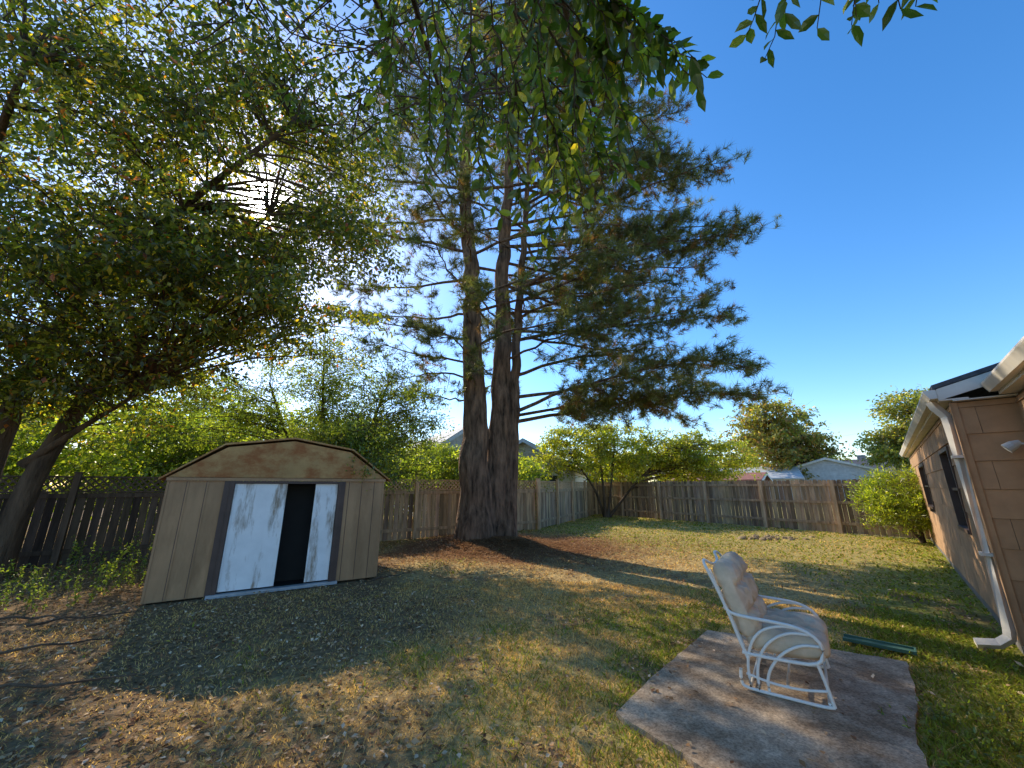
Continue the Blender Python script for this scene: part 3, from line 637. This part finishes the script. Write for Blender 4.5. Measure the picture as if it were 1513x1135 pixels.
for x, z in ((.58, .36), (.05, .285), (.02, .03), (.57, .05), (.3, .105)): b.tube([(x, 0, z), (x, CW/2, z), (x, CW, z)], .012, 8)
b.tube(smooth([(-.21, 0, .95), (-.25, .03, 1.02), (-.27, .14, 1.04), (-.23, .26, .99), (-.22, CW/2, .97), (-.23, CW-.26, .99), (-.27, CW-.14, 1.04), (-.25, CW-.03, 1.02), (-.21, CW, .95)], 36), .014, 8)
for y in np.linspace(.08, CW-.08, 6): b.tube([(.03, y, .30), (.3, y, .29), (.57, y, .36)], .007, 6)
for y in np.linspace(.08, CW-.08, 4): b.tube([(-.0, y, .33), (-.10, y, .66), (-.215, y, .97)], .007, 6)
b.make('tubular_frame', M_frame, chair, True)
M_cush = mat_var('cushion_fabric', (.80, .60, .40), .95, 4, .65, 1.12, bump=.4, bdist=.01)
def cushion(name, c, ax, ay, azv, seed, segs=1):
    rs = np.random.RandomState(seed); nu, nv = 64, 40; u = np.linspace(-np.pi, np.pi, nu, endpoint=False); v = np.linspace(-np.pi/2, np.pi/2, nv)
    U, Vv = np.meshgrid(u, v, indexing='ij'); se = lambda t, p: np.sign(t)*np.abs(t)**p
    X = se(np.cos(Vv), .45)*se(np.cos(U), .35); Y_ = se(np.cos(Vv), .45)*se(np.sin(U), .35); Z_ = se(np.sin(Vv), .6)
    th = (1-.35*X**4)*(1-.35*Y_**4)
    tuft = np.ones_like(X)
    for a_ in (-.5, 0, .5):
        for b_ in (-.45, .45): tuft -= .5*np.exp(-(((X-a_)/.13)**2+((Y_-b_)/.13)**2))
    for s_ in range(1, segs): tuft -= .55*np.exp(-((X-(-1+2*s_/segs))/.07)**2)
    Z_ = Z_*th*np.clip(tuft, .2, 1)+(fbm(X*3, Y_*3, 1.3, seed)-.5)*.45
    P = np.array(c)+X[..., None]*np.array(ax)+Y_[..., None]*np.array(ay)+Z_[..., None]*np.array(azv)
    b = MB(); i = np.arange(nu)[:, None]*nv; j = np.arange(nv-1)[None]; i2 = ((np.arange(nu)+1) % nu)[:, None]*nv
    b.add(P.reshape(-1, 3), np.stack([i+j, i2+j, i2+j+1, i+j+1], -1).reshape(-1, 4)); b.make(name, M_cush, chair, True)
cushion('seat_cushion', (.33, CW*.25, .41), (.31, 0, .01), (0, CW/4-.01, 0), (0, 0, .11), 1)
cushion('seat_cushion_far', (.33, CW*.75, .415), (.315, .01, .01), (0, CW/4-.01, 0), (0, 0, .115), 5)
ub = nrm(np.array([-.235, 0, .68]))
cushion('back_cushion', (-.02, CW*.25, .72), tuple(ub*.34), (0, CW/4-.01, 0), tuple(np.cross(ub, (0, 1, 0))*-.125), 2, 3)
cushion('back_cushion_far', (-.02, CW*.75, .725), tuple(ub*.345), (0, CW/4-.01, 0), tuple(np.cross(ub, (0, 1, 0))*-.13), 7, 3)

sp = MB(); c0 = np.array([3.88, 4.22, .03]); d = np.array([math.cos(Ha), math.sin(Ha), 0]); n_ = np.array([-d[1], d[0], 0])
sp.obox(c0, n_*.55, d*.16, (0, 0, .012), (.05, .12, .09))
for o_ in (c0, c0+d*.145): sp.obox(o_+np.array((0, 0, .0125)), n_*.55, d*.015, (0, 0, .018), (.06, .14, .10))
sp.obox(c0+np.array((0, 0, .0125))+d*.0155, n_*.015, d*.129, (0, 0, .017), (.06, .14, .10)); sp.make('splash_block', M_attr)

# ---------------------------------------------------------------- leaf litter, pine straw, weeds, twigs, stones
rs = np.random.RandomState(50); m = 62000; r = 1.4+rs.rand(m)**.9*15; th = np.radians(rs.uniform(-60, 60, m)); x = r*np.sin(th); y = r*np.cos(th)
d_, ps, g_, n2 = zones(x, y); k = rs.rand(m) < np.clip(d_*.95+ps*.6+.12, 0, 1)*(.3+1.2*fbm(x, y, 2.0, 71)); u, v = local(x, y, SH0, SHa); k &= ~((u > -.05) & (u < 3.25) & (v > -.05))
u, v = local(x, y, HC, Ha); k &= ~((v < .03) & (u > 0)); k &= ~((v < -.42))
x, y = x[k], y[k]; m = len(x); sl_ = inpoly(x, y, slab); zz = np.where(sl_, .034, gz(x, y)+.008)+rs.uniform(0, .02, m)
keep = ~sl_ | (rs.rand(m) < .35); x, y, zz = x[keep], y[keep], zz[keep]; m = len(x)
D = np.stack([rs.normal(0, 1, m), rs.normal(0, 1, m), rs.normal(0, .25, m)], 1); Nn = nrm(np.array([0, 0, 1.])+rs.normal(0, .35, (m, 3)))
lb = MB(); leafset(lb, np.stack([x, y, zz], 1), D, Nn, rs.uniform(.025, .065, m), rs.uniform(.014, .036, m), pal(rs, [(.38, .21, .10), (.56, .36, .19), (.19, .10, .055), (.76, .56, .36), (.6, .42, .07)], [4, 3, 2.5, 1.4, .12], m), False)
lb.make('fallen_leaves', M_litter)
m = 26000; an = rs.uniform(0, 2*np.pi, m); rr = np.abs(rs.normal(0, 2.1, m)); x = .0+rr*np.cos(an)*1.5; y = 11.2+rr*np.sin(an); u, v = local(x, y, SH0, SHa)
k = ~((u > -.05) & (u < 3.25) & (v > -.05) & (v < 2.4)); x, y = x[k], y[k]; m = len(x); a = rs.uniform(0, 2*np.pi, m); P = np.stack([x, y, gz(x, y)+rs.uniform(.005, .04, m)], 1)
Dn = np.stack([np.cos(a), np.sin(a), rs.normal(0, .15, m)], 1)*rs.uniform(.1, .22, (m, 1)); S = np.stack([-np.sin(a), np.cos(a), 0*a], 1)*.009
b = MB(); b.add(np.stack([P-S, P+S, P+Dn], 1).reshape(-1, 3), np.arange(m)[:, None]*3+np.array([[0, 1, 2]]), np.repeat(pal(rs, [(.38, .19, .085), (.25, .125, .06), (.48, .29, .14)], [3, 2, 1], m), 3, 0)); b.make('pine_straw', M_litter)
def weeds(name, seed, cx, cy, sx, sy, n, h, LLn):
    rs = np.random.RandomState(seed); e = empty(name); lb = MB(); wb = MB()
    for _ in range(n):
        px, py = cx+rs.uniform(-sx, sx), cy+rs.uniform(-sy, sy)
        if inpoly(np.array([px]), np.array([py]), slab)[0] and rs.rand() < .9: continue
        hh = h*rs.uniform(.4, 1.3); z0 = float(gz(np.array([px]), np.array([py]))[0]); tip = np.array([px, py, z0+hh])+rs.normal(0, hh*.25, 3)*(1, 1, 0); P = bez((px, py, z0-.01), tip, 0, 5, rs); wb.tube(P, np.linspace(.004, .0015, 5), 4, (.08, .09, .03))
        q = max(6, int(hh*60)); t = rs.uniform(.15, 1, q); Q = np.stack([np.interp(t, np.linspace(0, 1, 5), P[:, i]) for i in range(3)], 1)
        leafset(lb, Q, nrm(rs.normal(0, 1, (q, 3))+np.array([0, 0, .4])), nrm(rs.normal(0, .5, (q, 3))+np.array([0, 0, 1.])), LLn*rs.uniform(.6, 1.3, q), LLn*.5, pal(rs, [(.08, .13, .025), (.15, .20, .04), (.12, .13, .05)], [2, 2, 1], q), True)
    if wb.V: wb.make('stems', M_leaf, e); lb.make('leaves', M_leaf, e)
weeds('weeds', 60, -6.6, 6.3, .9, .8, 60, .4, .045); weeds('weeds', 61, -7.3, 7.6, 1.2, .8, 40, .6, .05); weeds('weeds', 62, 3.1, 2.75, .55, .6, 190, .07, .035)
weeds('weeds', 63, 4.2, 3.7, .5, .6, 90, .06, .035); weeds('weeds', 64, 1.9, 5.3, 1.2, .3, 60, .05, .03); weeds('weeds', 65, 5.2, 5.6, .5, .5, 50, .07, .035)
b = MB()
for a, c in (((-6.3, 5.2), (-4.9, 5.3)), ((-5.6, 5.0), (-4.8, 5.5)), ((-4.4, 3.4), (-3.2, 3.8)), ((-5.1, 4.1), (-4.2, 4.6)), ((-2.4, 7.2), (-1.9, 7.8))):
    b.tube(bez((*a, .04), (*c, .05), .02, 7, rs, .05), np.linspace(.016, .006, 7), 6)
b.make('fallen_twigs', M_bark)
b = MB()
for _ in range(40):
    cx, cy = 8.0+rs.normal(0, .6), 13.0+rs.normal(0, .25); s_ = rs.uniform(.04, .12); th = np.linspace(0, 2*np.pi, 7, endpoint=False); hh = s_*rs.uniform(.2, .45)
    V = [(cx+s_*math.cos(t)*rs.uniform(.7, 1.2), cy+s_*math.sin(t)*rs.uniform(.7, 1.2), -.02) for t in th]+[(cx+s_*.6*math.cos(t)*rs.uniform(.7, 1.2), cy+s_*.6*math.sin(t), hh*rs.uniform(.7, 1)+.02) for t in th]+[(cx, cy, hh+.025)]
    b.add(V, [(i, (i+1) % 7, 7+(i+1) % 7, 7+i) for i in range(7)], (.42, .30, .17)); b.F.setdefault(3, []).append(np.array([(7+i, 7+(i+1) % 7, 14) for i in range(7)])+b.n-15)
b.make('clod_pile', M_ground)
